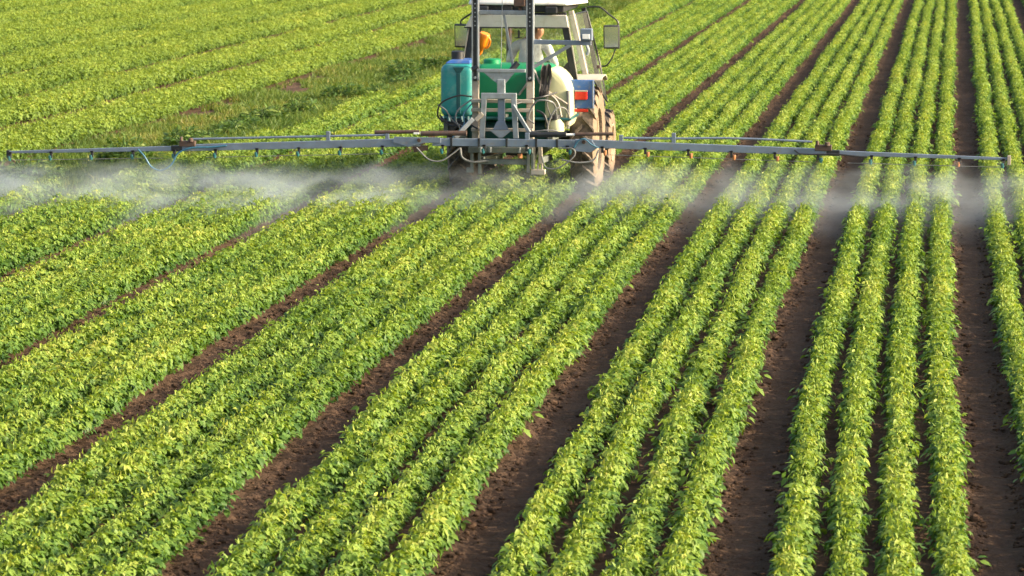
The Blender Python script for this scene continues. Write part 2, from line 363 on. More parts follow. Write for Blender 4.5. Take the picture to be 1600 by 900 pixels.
SEG = 2.0
def row_segment(seed, mname, plants=28, half=.080, top=.218, size=.96, fill=330):
    """two metres of a leafy crop row, along Y, standing on z = 0: single plants with three-part leaves on stalks, plus a filling of small leaves"""
    g = np.random.default_rng(seed); P = []
    npl = int(plants * SEG)
    py = np.linspace(-SEG / 2, SEG / 2, npl, endpoint=False) + g.normal(0, .012, npl)
    vig = np.clip(.95 + .11 * g.normal(0, 1, npl) + .16 * (vnoise(py / .35 + seed * 9, py * 0 + 1.5, seed + 5) - .5), .55, 1.25)
    vig[g.random(npl) < .04] *= .5
    px = g.normal(0, .009, npl)
    lean = g.normal(0, .05, npl)
    nl = 10                                                    # leaves on a plant
    lv = (np.arange(nl)[None] + g.uniform(0, .9, (npl, nl))) / nl        # 0 low .. 1 top
    az = g.uniform(0, 2 * math.pi, (npl, 1)) + np.arange(nl)[None] * 2.4 + g.normal(0, .5, (npl, nl))
    V = vig[:, None]
    reach = half * V * (.30 + .85 * np.sin(math.pi * np.clip(lv * .72 + .22, 0, 1))) * g.uniform(.55, 1.2, (npl, nl))
    hz = top * V * (.30 + .72 * lv ** .8) + g.normal(0, .010, (npl, nl))
    cx, cy = np.cos(az) * 1.05, np.sin(az) * .8
    tipx = px[:, None] + lean[:, None] * hz + cx * reach; tipy = py[:, None] + cy * reach
    big = (size * (.066 - .026 * lv) * np.clip(V, .7, 1.1) * g.uniform(.75, 1.2, (npl, nl)))
    out = np.stack([cx, cy, np.zeros_like(cx)], -1); out = norm(out)
    droop = g.uniform(.10, .95, (npl, nl)) * (1.15 - .75 * lv)
    tint0 = .12 + .50 * lv + g.normal(0, .07, (npl, nl)) + .05 * g.normal(0, 1, npl)[:, None]  # older low leaves are darker, deepened further to paint shade between the rows
    for turn in (0, 1.15, -1.15):                              # the three leaflets
        c, q = math.cos(turn), math.sin(turn)
        d = np.stack([out[..., 0] * c - out[..., 1] * q, out[..., 0] * q + out[..., 1] * c, -droop], -1) + g.normal(0, .22, (npl, nl, 3))
        nr = np.stack([out[..., 0] * (.25 + droop) + g.normal(0, .25, lv.shape), out[..., 1] * (.25 + droop) + g.normal(0, .25, lv.shape), np.full(lv.shape, .9)], -1)
        ln = big * (1 if turn == 0 else .86)
        pos = np.stack([tipx, tipy, hz], -1) - out * (ln * .25)[..., None]
        m = npl * nl
        P.append(leaves(pos.reshape(m, 3), d.reshape(m, 3), nr.reshape(m, 3), ln.ravel(), (ln * g.uniform(.50, .68, lv.shape)).ravel(), g.uniform(.05, .45, m), g.uniform(.05, .5, m), np.clip(tint0.ravel() + g.normal(0, .05, m), 0, .95)))
    # filling between the plants
    m = int(fill * SEG); k = g.integers(0, npl, m); y = py[k] + g.normal(0, .03, m); s = g.uniform(-1, 1, m)
    x = px[k] + s * half * vig[k] * .95; z = top * vig[k] * (1 - .5 * np.abs(s) ** 2.0) * g.uniform(.35, .98, m)
    a = g.uniform(0, 2 * math.pi, m)
    d = np.stack([np.cos(a) + .6 * s, np.sin(a), g.normal(-.25, .4, m)], -1); nr = np.stack([.5 * s + g.normal(.05, .4, m), g.normal(0, .4, m), np.ones(m)], -1)
    ln = .048 * size * g.uniform(.6, 1.2, m)
    P.append(leaves(np.stack([x, y, z], -1), d, nr, ln, ln * g.uniform(.5, .66, m), g.uniform(.1, .45, m), g.uniform(.05, .45, m), np.clip(.36 + g.normal(0, .10, m) + 1.8 * (z - top * .75), 0, .9)))  # low filling leaves tinted darker, painting the shade inside the row
    # folded young leaves and flower tips standing at the top
    k = np.repeat(np.arange(npl), 4); m = len(k)
    pos = np.stack([px[k] + lean[k] * top + g.normal(0, half * .36, m), py[k] + g.normal(0, .022, m), top * vig[k] * g.uniform(.84, 1.08, m)], -1)
    d = np.stack([g.normal(0, .5, m), g.normal(0, .5, m), g.uniform(.3, 1.2, m)], -1); nr = np.stack([g.normal(.4, .6, m), g.normal(-.4, .6, m), g.uniform(0, .8, m)], -1)
    ln = .032 * size * g.uniform(.6, 1.4, m)
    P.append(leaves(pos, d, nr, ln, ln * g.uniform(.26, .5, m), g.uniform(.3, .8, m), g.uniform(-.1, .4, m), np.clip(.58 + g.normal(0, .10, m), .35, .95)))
    # shoots that stray over the furrow
    for _ in range(g.integers(2, 6)):
        k = 7; ss = g.choice([-1., 1.]); yy = g.uniform(-SEG / 2, SEG / 2); ww = half * g.uniform(1.3, 1.9)
        pos = np.stack([ss * np.linspace(half * .8, ww, k), yy + g.normal(0, .022, k), top * g.uniform(.35, .8) + g.normal(0, .02, k)], -1)
        ln = .062 * size * g.uniform(.8, 1.2, k)
        P.append(leaves(pos, np.stack([ss * g.uniform(.3, 1, k), g.normal(0, .7, k), g.uniform(-.8, .2, k)], -1), np.stack([ss * g.uniform(.1, .6, k), g.normal(0, .3, k), np.ones(k)], -1), ln, ln * .62, g.uniform(.05, .3, k), g.uniform(.1, .4, k), np.clip(.40 + g.normal(0, .1, k), 0, 1)))
    V_, Q, T, A = join(P)
    me = np_mesh('foliage', V_, Q, mname, T, A)
    me.polygons.foreach_set('use_smooth', np.ones(len(me.polygons), bool))
    return me
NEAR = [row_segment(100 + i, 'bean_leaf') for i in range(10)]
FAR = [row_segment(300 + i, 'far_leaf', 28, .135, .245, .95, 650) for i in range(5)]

def seen(x, y, mx=.24, my=.10):
    return any(-mx < u < 1 + mx and -my * 1.2 < v < 1 + my for u, v in (project(x, y - 1, .1), project(x, y + 1, .1)))
def plant_row(parent, meshes, x0, y0, y1, zs, wobble, ok=lambda x, y: True, path=bend):
    n = 0; ph = rng.uniform(0, 50)
    y = y0 + rng.uniform(0, .6)
    while y < y1:
        if seen(x0 + float(path(np.array(y))), y) and ok(x0, y):
            o = bpy.data.objects.new('foliage', meshes[rng.integers(len(meshes))]); C.objects.link(o); o.parent = parent
            yy = np.array(y); wob = (float(vnoise(yy / 3. + ph, yy * 0, 3)) - .5) * wobble
            ang = math.atan2(-(float(path(yy + .5)) - float(path(yy - .5))), 1)
            o.location = (x0 + float(path(yy)) + wob, y, -.005)
            o.rotation_euler = (0, 0, ang + (math.pi if rng.random() < .5 else 0))
            o.scale = (rng.uniform(.93, 1.08) * (1 if rng.random() < .5 else -1), 1, zs * rng.uniform(.9, 1.1)); n += 1
        y += SEG
    return n

BEDS = {-1: 'fifth bed right of the tractor', 0: 'fourth bed right of the tractor', 1: 'third bed right of the tractor',
        2: 'second bed right of the tractor', 3: 'first bed right of the tractor', 4: 'the bed between the tractor wheels',
        5: 'first bed left of the tractor', 6: 'second bed left of the tractor', 7: 'third bed left of the tractor', 8: 'bed cut short by the weedy strip'}
ORD = ['leftmost', 'second from left', 'third from left', 'rightmost']
for b, desc in BEDS.items():
    for j in range(4):
        x = furrow(b) + .295 + .297 * j
        root = empty('bean_row', (0, 0, 0))
        if not plant_row(root, NEAR, x, 15.5, 99, 1.0, .05, lambda x, y: x > EDGE(y) + .12): bpy.data.objects.remove(root); continue
        tag(root, f'leafy bean row, {ORD[j]} of four in {desc}', 'crop row', 'bean rows of the sprayed field')

far = tag(empty('neighbouring_crop'), 'dense yellow-green crop of the neighbouring field beyond the weedy strip', None, None, 'stuff')
x = -.36; k = 0
while x > -20:
    plant_row(far, FAR, x, 34, 99, 1.0 + .1 * rng.random(), .10, path=STRIP)
    k += 1; x -= .33 if k % 3 else 1.16

# ---------------------------------------------------------------- grassy strip between the fields
def blades(n, X, Y, hgt, wid, tint, lean=.45):
    az = rng.uniform(0, 2 * math.pi, n); ln = rng.normal(0, lean, (n, 2))
    sd = np.stack([np.cos(az), np.sin(az), az * 0], -1) * wid[:, None]
    b = np.stack([X, Y, np.full(n, -.01)], -1); l3 = np.concatenate([ln, np.zeros((n, 1))], 1)
    mid = b + l3 * hgt[:, None] * .35 + np.array([0, 0, 1]) * hgt[:, None] * .6
    tip = b + l3 * hgt[:, None] * .95 + np.array([0, 0, 1]) * hgt[:, None] * (1 - .25 * np.linalg.norm(ln, axis=1))[:, None]
    V = np.stack([b - sd, b + sd, mid - sd * .8, mid + sd * .8, tip], 1).reshape(-1, 3)
    o = (np.arange(n) * 5)[:, None]
    return V, np.array([[0, 1, 3, 2]]) + o, np.array([[2, 3, 4]]) + o, np.repeat(tint, 5)
def make_grass():
    n = 190000
    Y = rng.uniform(34, 99, n); X = STRIP(Y) - .1 + rng.random(n) * (EDGE(Y) - STRIP(Y) + .2)
    dens = vnoise(X / .55, Y / 1.1, 11) * .6 + vnoise(X / .2, Y / .3, 12) * .4
    bare = np.clip((STRIP(Y) + .35 - X) / .3, 0, 1)            # brown worn margin along the neighbouring crop
    keep = dens > .30 + .24 * bare * (.25 + vnoise(Y / 2.5, X * 0, 13))
    X, Y, dens = X[keep], Y[keep], dens[keep]; n = len(X)
    h = (.07 + .16 * np.clip(dens - .25, 0, 1)) * rng.uniform(.5, 1.4, n) * (1 + .8 * np.clip((X - (EDGE(Y) - .7)) / .7, 0, 1))
    t = np.clip(.40 + rng.normal(0, .14, n) + .25 * (vnoise(X / 1.1, Y / 2.2, 14) - .5) + .15 * (vnoise(X / .3, Y / .3, 19) > .75), 0, 1)
    V, Q, T, A = blades(n, X, Y, h, rng.uniform(.004, .009, n), t)
    me = np_mesh('grass', V, Q, 'grass_leaf', T, A)
    tag(link('grass', me), 'rough green and straw-coloured grass on the strip between the fields', None, None, 'stuff')
make_grass()
def weed(seed):
    g = np.random.default_rng(seed); n = 420
    az = g.uniform(0, 2 * math.pi, n); r = .26 * np.sqrt(g.random(n)); z = .04 + g.random(n) ** .8 * .34 * (1 - (r / .3) ** 2 * .6)
    pos = np.stack([r * np.cos(az), r * np.sin(az) * 1.5, z], -1)
    d = np.stack([np.cos(az) + g.normal(0, .6, n), np.sin(az) + g.normal(0, .6, n), g.normal(.35, .5, n)], -1)
    ln = g.uniform(.06, .15, n)
    V, Q, T, A = leaves(pos, d, np.stack([g.normal(0, .5, n), g.normal(0, .5, n), np.ones(n)], -1), ln, ln * g.uniform(.16, .4, n), g.uniform(.1, .4, n), g.uniform(.1, .6, n), np.clip(.4 + g.normal(0, .18, n) + .5 * (z - .2), 0, 1))
    crown = np_mesh('foliage', V, Q, 'weed_leaf', T, A)
    m = 26; a = g.uniform(0, 2 * math.pi, m); rr = g.uniform(.02, .2, m)
    s = MB()
    for q in range(m): s.tube([(0 + g.normal(0, .03), g.normal(0, .05), -.01), (rr[q] * math.cos(a[q]), rr[q] * math.sin(a[q]) * 1.4, g.uniform(.2, .4))], .005, 4)
    me = bpy.data.meshes.new('stems'); me.from_pydata(s.v, [], s.f); me.materials.append(MATS['weed_leaf'])
    return crown, me
WEEDS = [weed(s) for s in (1, 2, 3, 4)]
for i in range(36):
    y = 36.5 + 52 * (i / 36) ** 1.1 + rng.uniform(-.6, .6); x = float(EDGE(y)) - .30 - abs(rng.normal(0, .28))
    cr_, st_ = WEEDS[rng.integers(4)]; s = rng.uniform(.55, 1.0)
    r_ = empty('weed_clump', (x, y, 0)); r_.scale = (s, s * 1.2, s * rng.uniform(.8, 1.15)); r_.rotation_euler = (0, 0, rng.uniform(0, 6.28))
    tag(r_, 'dark green tangled weed clump on the strip beside the bean field', 'weed', 'weeds along the field edge')
    link('foliage', cr_, r_)['kind'] = 'stuff'; link('stems', st_, r_)['kind'] = 'stuff'

# ---------------------------------------------------------------- tractor (origin: ground under the rear axle, +Y ahead)
TR = tag(empty('tractor', (TX, TY, 0)), 'blue tractor with dusty tyres and white cab roof pulling the sprayer', 'tractor')
def wheel(x, y, rad, wid, nl, lug, name='rear_wheel'):
    root = MB(); hw = wid / 2; r = rad - lug
    tread = [(-hw * .80, r * .990), (-hw * .35, r), (hw * .35, r), (hw * .80, r * .990)]
    wall = [(hw * .98, r * .93), (hw * 1.04, r * .80), (hw * .90, r * .62)]
    inner = [(hw * .7, r * .60), (-hw * .7, r * .60)]
    prof = tread + wall + inner + [(-o, q) for o, q in wall[::-1]]
    root.lathe(prof, 0, 0, rad, 56)
    t = root.build('tyre', 'rubber', None, True)
    t.data.materials.append(MATS['tyrewall'])
    for p in t.data.polygons:
        if abs(p.center.x) > hw * .84: p.material_index = 1
    # lugs
    lg = MB()
    for s in (-1, 1):
        for k in range(nl):
            t0 = 2 * math.pi * (k + (.5 if s > 0 else 0)) / nl
            P = []
            for (o, dt, rr) in ((.02, .0, rad), (.55, -.13, rad), (.93, -.27, rad * .975), (1.02, -.29, rad * .90)):
                hwid = .055 if o < .9 else .045
                for q in (-1, 1):
                    for base in (1, 0):
                        rad2 = rr - (lug * 1.2 if base else 0); th = t0 + dt + q * hwid * (1.15 if base else .8) * .75
                        P.append((s * o * hw, -rad2 * math.cos(th), rad + rad2 * math.sin(th)))
            F = []
            for i in range(3):
                a = i * 4; b = a + 4
                F += [(a + 1, a + 3, b + 3, b + 1), (a, a + 1, b + 1, b), (a + 3, a + 2, b + 2, b + 3)]
            F += [(0, 2, 3, 1), (12, 13, 15, 14)]
            lg.add(P, F)
    lo = lg.build('lugs', 'rubber', t); lo['kind'] = 'stuff'
    lo.data.materials.append(MATS['tyrewall'])
    for p in lo.data.polygons:
        if abs(p.center.x) > hw * .97: p.material_index = 1
    rim = MB().lathe([(-.10, r * .60), (-.10, r * .54), (-.04, r * .50), (-.03, .12), (-.06, .10), (-.06, .0001), (.06, .0001), (.06, .10), (.03, .12), (.04, r * .50), (.10, r * .54), (.10, r * .60)], 0, 0, rad, 40).build('rim', 'rim', t, True)
    t.name = name; t.parent = TR; t.location = (x, y, 0)
    return t
wheel(.735, 0, .635, .31, 19, .034); wheel(-.735, 0, .635, .31, 19, .034)
wheel(.725, 2.08, .42, .20, 17, .024, 'front_wheel'); wheel(-.725, 2.08, .42, .20, 17, .024, 'front_wheel')

b = MB(); b.box(-.58, .58, -.09, .09, .55, .73); b.box(-.22, .22, -.28, 1.1, .45, .95); b.box(-.16, .16, 1.1, 2.5, .48, .8); b.box(-.6, .6, 2.0, 2.15, .36, .46)
b.build('chassis', 'darkmetal', TR, bevel=.01)
b = MB().hexa([(-.30, 1.12, .78), (.30, 1.12, .78), (.24, 2.75, .74), (-.24, 2.75, .74), (-.27, 1.12, 1.33), (.27, 1.12, 1.33), (.21, 2.75, 1.18), (-.21, 2.75, 1.18)])
b.build('hood', 'bluepaint', TR, True, .035, 3)
b = MB()
for k in range(6): b.box(-.17, .17, 2.752, 2.765, .80 + k * .055, .83 + k * .055)
b.build('grille', 'darkmetal', TR)

# cab: posts lean outwards towards the floor; half widths at height z
CX = -.045
def hwid(z, Y):
    t = (2.15 - z) / .85
    return (.525 + .145 * t) if Y < 0 else (.565 + .20 * t) if Y < .5 else (.62 + .175 * t)
for s in (-1, 1):
    for nm, Y, z0, wd, dp, mm in (('rear_pillar', -.36, 1.02, .075, .06, 'blackplastic'), ('door_pillar', .10, 1.40, .065, .07, 'beige'), ('front_pillar', .98, .95, .055, .06, 'blackplastic')):
        MB().bar((CX + s * hwid(z0, Y), Y, z0), (CX + s * hwid(2.16, Y), Y, 2.16), wd, dp, up=(0, 1, 0)).build(nm, mm, TR, bevel=.008)
    # thin bright window seal behind the rear pillar
    MB().bar((CX + s * (hwid(1.2, -.36) + .045), -.39, 1.2), (CX + s * (hwid(2.12, -.36) + .045), -.39, 2.12), .012, .02, up=(0, 1, 0)).build('window_seal', 'beige', TR)
    q = []                                                # door: frame and pane, leaning with the posts
    for Y, z in ((.14, 1.43), (.93, 1.02), (.97, 1.5), (.95, 2.12), (.14, 2.12)): q.append((CX + s * (hwid(z, Y) + .032 + (.03 if z < 1.6 and Y > .5 else 0)), Y, z))
    d = MB().tube(q + [q[0]], .012, 6, 0).build('door', 'blackplastic', TR)
    g = MB().add(q + [(x - s * .006, y, z) for x, y, z in q], [(0, 1, 2, 3, 4), (9, 8, 7, 6, 5)] + [(i, i + 5, (i + 1) % 5 + 5, (i + 1) % 5) for i in range(5)])
    g.build('pane', 'glass_dusty', d)
    MB().box(CX + s * (hwid(1.46, .9) + .05) - .012, CX + s * (hwid(1.46, .9) + .05) + .03, .78, .86, 1.43, 1.47).build('handle', 'rusty', d, bevel=.006)
    q = [(CX + s * (hwid(z, Y) + .02), Y, z) for Y, z in ((-.32, 1.46), (.08, 1.46), (.08, 2.12), (-.32, 2.12))]
    MB().hexa([q[0], q[1], (q[1][0] - s * .006, q[1][1], q[1][2]), (q[0][0] - s * .006, q[0][1], q[0][2]), q[3], q[2], (q[2][0] - s * .006, q[2][1], q[2][2]), (q[3][0] - s * .006, q[3][1], q[3][2])]).build('side_pane', 'glass_dusty', TR)
# rear window with its black rounded frame
fr = MB()
fr.bar((CX - .63, -.37, 1.44), (CX + .63, -.37, 1.44), .05, .10); fr.bar((CX - .53, -.37, 2.13), (CX + .53, -.37, 2.13), .05, .06)
for s in (-1, 1): fr.hexa([(CX + s * .50, -.385, 1.48), (CX + s * .61, -.385, 1.48), (CX + s * .61, -.345, 1.48), (CX + s * .50, -.345, 1.48), (CX + s * .575, -.385, 1.57), (CX + s * .60, -.385, 1.57), (CX + s * .60, -.345, 1.57), (CX + s * .575, -.345, 1.57)])
rf = fr.build('rear_window', 'blackplastic', TR)
MB().hexa([(CX - .60, -.372, 1.48), (CX + .60, -.372, 1.48), (CX + .60, -.366, 1.48), (CX - .60, -.366, 1.48), (CX - .51, -.372, 2.11), (CX + .51, -.372, 2.11), (CX + .51, -.366, 2.11), (CX - .51, -.366, 2.11)]).build('pane', 'glass', rf)
MB().hexa([(CX - .68, .995, 1.32), (CX + .68, .995, 1.32), (CX + .68, 1.001, 1.32), (CX - .68, 1.001, 1.32), (CX - .58, .995, 2.11), (CX + .58, .995, 2.11), (CX + .58, 1.001, 2.11), (CX - .58, 1.001, 2.11)]).build('windscreen', 'glass', TR)
MB().box(CX - .012, CX + .012, -.40, -.385, 1.86, 1.95).bar((CX - .05, -.392, 1.86), (CX + .04, -.392, 1.86), .012).build('window_latch', 'blackplastic', rf)
# roof
b = MB().hexa([(CX - .60, -.50, 2.25), (CX + .60, -.50, 2.25), (CX + .67, 1.15, 2.21), (CX - .67, 1.15, 2.21), (CX - .52, -.44, 2.44), (CX + .52, -.44, 2.44), (CX + .56, 1.05, 2.42), (CX - .56, 1.05, 2.42)])
roof = b.build('roof', 'white', TR, True, .035, 4)
MB().box(CX - .54, CX + .54, -.42, 1.06, 2.165, 2.25).build('roof_lining', 'blackplastic', TR, bevel=.01)
MB().hexa([(CX - .64, -.44, 1.985), (CX + .60, -.44, 1.985), (CX + .60, -.41, 1.985), (CX - .64, -.41, 1.985), (CX - .55, -.47, 2.135), (CX + .575, -.47, 2.135), (CX + .575, -.43, 2.135), (CX - .55, -.43, 2.135)]).build('sun_visor', 'visor', TR, bevel=.008)
MB().bar((CX - .65, -.43, 1.982), (CX + .605, -.43, 1.982), .03, .014).build('visor_edge', 'blackplastic', TR)
for x in (-.42, .40): MB().box(CX + x - .07, CX + x + .07, -.53, -.43, 2.155, 2.235).build('work_lamp', 'darkmetal', roof, bevel=.012)
for x in (-.12, .12): MB().box(CX + x - .05, CX + x + .05, -.515, -.43, 2.19, 2.235).build('lamp_bracket', 'blackplastic', roof)
# lower rear of the cab, fenders
MB().box(CX - .60, CX + .60, -.40, -.30, .95, 1.42).build('cab_rear_panel', 'blackplastic', TR, bevel=.01)
MB().box(CX - .60, CX + .60, -.30, .95, .86, .93).build('cab_floor', 'blackplastic', TR)
for s in (-1, 1):
    F = MB(); P = []
    N_ = 14
    for k in range(N_ + 1):
        a = R(112 - 50 * k / N_) ; r = .76
        y, z = r * math.cos(a) * (1.0), .66 + r * math.sin(a) * 1.0
        P.append((max(y, -.74), min(z, 1.405)))
    vs = []; fs = []
    for (y, z) in P:
        for x in (s * .56, s * .935): vs += [(x, y, z), (x, y, z - .015)]
    for k in range(N_):
        a = k * 4; b2 = a + 4
        fs += [(a, a + 2, b2 + 2, b2), (a + 1, b2 + 1, b2 + 3, a + 3), (a, b2, b2 + 1, a + 1), (a + 2, a + 3, b2 + 3, b2 + 2)]
    fs += [(0, 1, 3, 2), (N_ * 4, N_ * 4 + 2, N_ * 4 + 3, N_ * 4 + 1)]
    fo = F.add(vs, fs).build('fender', 'beige', TR, True)
    x0, x1 = s * .565, s * .895
    pl = MB().prism([(x0, 1.06), (x1, 1.06), (x1, 1.395), (x0 + s * .06, 1.395), (x0, 1.33)], -.80, -.755).build('fender_plate', 'bluepaint', TR, bevel=.008)
    MB().box(x1 - .012 if s > 0 else x1, x1 if s > 0 else x1 + .012, -.83, -.802, 1.06, 1.39).build('edge_strip', 'galv', pl)
    lx = s * .75
    lp = MB().box(lx - .075, lx + .075, -.865, -.802, 1.165, 1.26).build('tail_lamp', 'redlens', TR, bevel=.012)
    MB().box(lx - .075, lx + .075, -.86, -.80, 1.263, 1.275).build('lamp_hood', 'beige', lp)
    MB().box(lx - .10, lx + .08, -.825, -.79, 1.02, 1.055).build('reflector', 'redlens', TR, bevel=.004)
# mirrors on black tube arms
def mirror(s, pts_top, pts_low, cx, cz, hw, hh, y, tilt):
    MB().tube(pts_top, .011, 6, 5).build('mirror_arm', 'blackplastic', TR, True)
    if pts_low: MB().tube(pts_low, .009, 6, 5).build('mirror_stay', 'blackplastic', TR, True)
    q = [(-hw, -hh), (hw, -hh), (hw, hh), (-hw, hh)]
    def P(u, v, yy): return (cx + u * math.cos(tilt) , y + yy + u * math.sin(tilt) - v * .12, cz + v)
    bo = MB().hexa([P(-hw, -hh, -.02), P(hw, -hh, -.02), P(hw, -hh, .05), P(-hw, -hh, .05), P(-hw, hh, -.02), P(hw, hh, -.02), P(hw, hh, .05), P(-hw, hh, .05)]).build('mirror', 'blackplastic', TR, True, .012, 3)
    k = .86
    MB().hexa([P(-hw * k, -hh * k, -.026), P(hw * k, -hh * k, -.026), P(hw * k, -hh * k, -.0205), P(-hw * k, -hh * k, -.0205), P(-hw * k, hh * k, -.026), P(hw * k, hh * k, -.026), P(hw * k, hh * k, -.0205), P(-hw * k, hh * k, -.0205)]).build('mirror_glass', 'mirrorglass', bo)
mirror(1, [(.62, .95, 2.17), (.70, .93, 2.175), (.79, .92, 2.165), (.90, .91, 2.08), (1.0, .9, 2.0), (1.0, .9, 1.94)], [(.975, .9, 1.67), (.93, .9, 1.55), (.86, .92, 1.46), (.80, .93, 1.45)], .925, 1.81, .098, .145, .9, .25)
mirror(-1, [(-.68, .95, 2.16), (-.80, .92, 2.09), (-.93, .9, 2.0), (-.93, .9, 1.94)], None, -.925, 1.81, .105, .145, .9, -.45)
# inside the cab
b = MB().box(-.22, .24, .05, .50, 1.13, 1.22).hexa([(-.21, .00, 1.20), (.23, .00, 1.20), (.23, .08, 1.20), (-.21, .08, 1.20), (-.19, -.06, 1.55), (.21, -.06, 1.55), (.21, .01, 1.55), (-.19, .01, 1.55)]).box(-.12, .14, .12, .42, .93, 1.13)
b.build('seat', 'blackplastic', TR, True, .025, 3)
b = MB()
ring = [(.01 + .19 * math.cos(t), .72 + .12 * math.sin(t), 1.42 + .14 * math.sin(t)) for t in np.linspace(0, 2 * math.pi, 25)]
b.tube(ring, .014, 6, 0).tube([(.01, .72, 1.42), (.01, .86, 1.05)], .03, 8); b.bar((-.18, .72, 1.42), (.2, .72, 1.42), .02)
b.build('steering_wheel', 'blackplastic', TR, True)
MB().hexa([(-.35, .80, 1.0), (.35, .80, 1.0), (.35, .96, 1.0), (-.35, .96, 1.0), (-.30, .86, 1.34), (.30, .86, 1.34), (.30, .96, 1.36), (-.30, .96, 1.36)]).build('dashboard', 'blackplastic', TR, bevel=.02)
MB().tube([(-.42, 1.5, 1.2), (-.42, 1.5, 1.55), (-.42, 1.5, 2.15)], .035, 10).build('exhaust_pipe', 'darkmetal', TR, True)
for s in (-1, 1): MB().bar((s * .30, -.1, .42), (s * .34, -1.45, .50), .04, .07).build('lift_arm', 'greenframe', TR)
MB().bar((-.08, -.28, .92), (-.08, -1.46, 1.02), .04).build('top_link', 'greenframe', TR)

# ---------------------------------------------------------------- driver
def driver():
    J = {}; E = []
    def j(n, p, r, par=None):
        J[n] = (len(J), p, r)
        if par: E.append((J[par][0], J[n][0]))
    j('pelvis', (.03, .20, 1.30), (.155, .12)); j('waist', (.03, .20, 1.44), (.150, .105), 'pelvis'); j('chest', (.02, .20, 1.62), (.175, .115), 'waist')
    j('neckbase', (.04, .21, 1.775), (.10, .075), 'chest'); j('neck', (.07, .22, 1.85), (.058, .058), 'neckbase')
    j('jaw', (.105, .235, 1.905), (.066, .075), 'neck'); j('skull', (.105, .235, 1.975), (.080, .094), 'jaw'); j('crown', (.10, .23, 2.045), (.062, .07), 'skull')
    j('brow', (.158, .258, 1.985), (.05, .055), 'skull'); j('nose', (.196, .272, 1.952), (.014, .014), 'brow'); j('chin', (.160, .262, 1.885), (.032, .03), 'jaw')
    for s, nm in ((-1, 'l'), (1, 'r')):
        j(nm + 'sh', (.02 + s * .19, .21, 1.735), (.068, .068), 'neckbase')
        el = (.02 + s * .285, .36, 1.50); wr = (.02 + s * .20, .62, 1.46)
        j(nm + 'um', (.02 + s * .245, .27, 1.61), (.056, .056), nm + 'sh'); j(nm + 'el', el, (.045, .045), nm + 'um')
        j(nm + 'wr', wr, (.028, .028), nm + 'el'); j(nm + 'pa', (wr[0] - s * .004, wr[1] + .06, wr[2] + .005), (.036, .018), nm + 'wr')
        for f in range(4):
            fx = wr[0] + (f - 1.5) * .021
            j(f'{nm}f{f}a', (fx, wr[1] + .10, wr[2] + .012 - .002 * f), (.0095, .0095), nm + 'pa'); j(f'{nm}f{f}b', (fx, wr[1] + .125 - .004 * abs(f - 1.5), wr[2] - .012), (.0085, .0085), f'{nm}f{f}a')
            j(f'{nm}f{f}c', (fx, wr[1] + .105, wr[2] - .036), (.0075, .0075), f'{nm}f{f}b')
        j(nm + 'ta', (wr[0] - s * .045, wr[1] + .06, wr[2] - .012), (.011, .011), nm + 'pa'); j(nm + 'tb', (wr[0] - s * .050, wr[1] + .095, wr[2] - .026), (.009, .009), nm + 'ta')
        j(nm + 'hip', (.03 + s * .10, .24, 1.28), (.088, .085), 'pelvis'); j(nm + 'kn', (.03 + s * .15, .64, 1.30), (.064, .064), nm + 'hip')
        j(nm + 'an', (.03 + s * .15, .70, .97), (.042, .042), nm + 'kn'); j(nm + 'toe', (.03 + s * .16, .84, .955), (.034, .025), nm + 'an')
    me = bpy.data.meshes.new('person'); me.from_pydata([v[1] for v in J.values()], E, [])
    o = link('person', me)
    sk = o.modifiers.new('skin', 'SKIN'); sk.use_smooth_shade = True
    for i, (n, (_, p, r)) in enumerate(J.items()):
        d = me.skin_vertices[0].data[i]; d.radius = r; d.use_root = (n == 'pelvis')
    ss = o.modifiers.new('sub', 'SUBSURF'); ss.levels = 2; ss.render_levels = 2
    dg = bpy.context.evaluated_depsgraph_get(); em = bpy.data.meshes.new_from_object(o.evaluated_get(dg))
    o.modifiers.clear(); o.data = em; em.name = 'person'
    em.materials.clear()
    for m in ('shirt', 'skin', 'trousers'): em.materials.append(MATS[m])
    for p in em.polygons:
        c = p.center; p.use_smooth = True
        p.material_index = 1 if (c.z > 1.815 or (c.z > 1.38 and c.y > .44)) else 2 if (c.z < 1.385 or c.y > .5) else 0
    # hair cap and ear, clothing hem
    h = MB()
    vs = []; fs = []; nu, nv = 14, 8
    for i in range(nv + 1):
        for k in range(nu):
            th = math.pi * .60 * i / nv; ph = 2 * math.pi * k / nu
            vs.append((.098 + .088 * math.sin(th) * math.cos(ph) - .018 * math.sin(th), .228 + .100 * math.sin(th) * math.sin(ph) - .012, 1.985 + .085 * math.cos(th) - .012 * math.cos(ph) * 0 - (.03 if math.cos(ph) < 0 else 0) * math.sin(th)))
    for i in range(nv):
        for k in range(nu): fs.append((i * nu + k, i * nu + (k + 1) % nu, (i + 1) * nu + (k + 1) % nu, (i + 1) * nu + k))
    h.add(vs, fs).build('hair', 'hair', o, 'all')
    MB().tube([(.115, .150, 1.955), (.112, .140, 1.935), (.108, .150, 1.910)], .014, 6).build('ear', 'skin', o, 'all')
    MB().tube([(-.03, .225, 1.80), (.04, .145, 1.812), (.12, .20, 1.80), (.09, .285, 1.79), (.0, .285, 1.79), (-.03, .225, 1.80)], .016, 6).build('shirt_collar', 'shirt', o, 'all')
    o.location = (TX, TY, 0)
    tag(o, 'driver in a pale shirt seated in the tractor cab, head turned to the right', 'person')
driver()

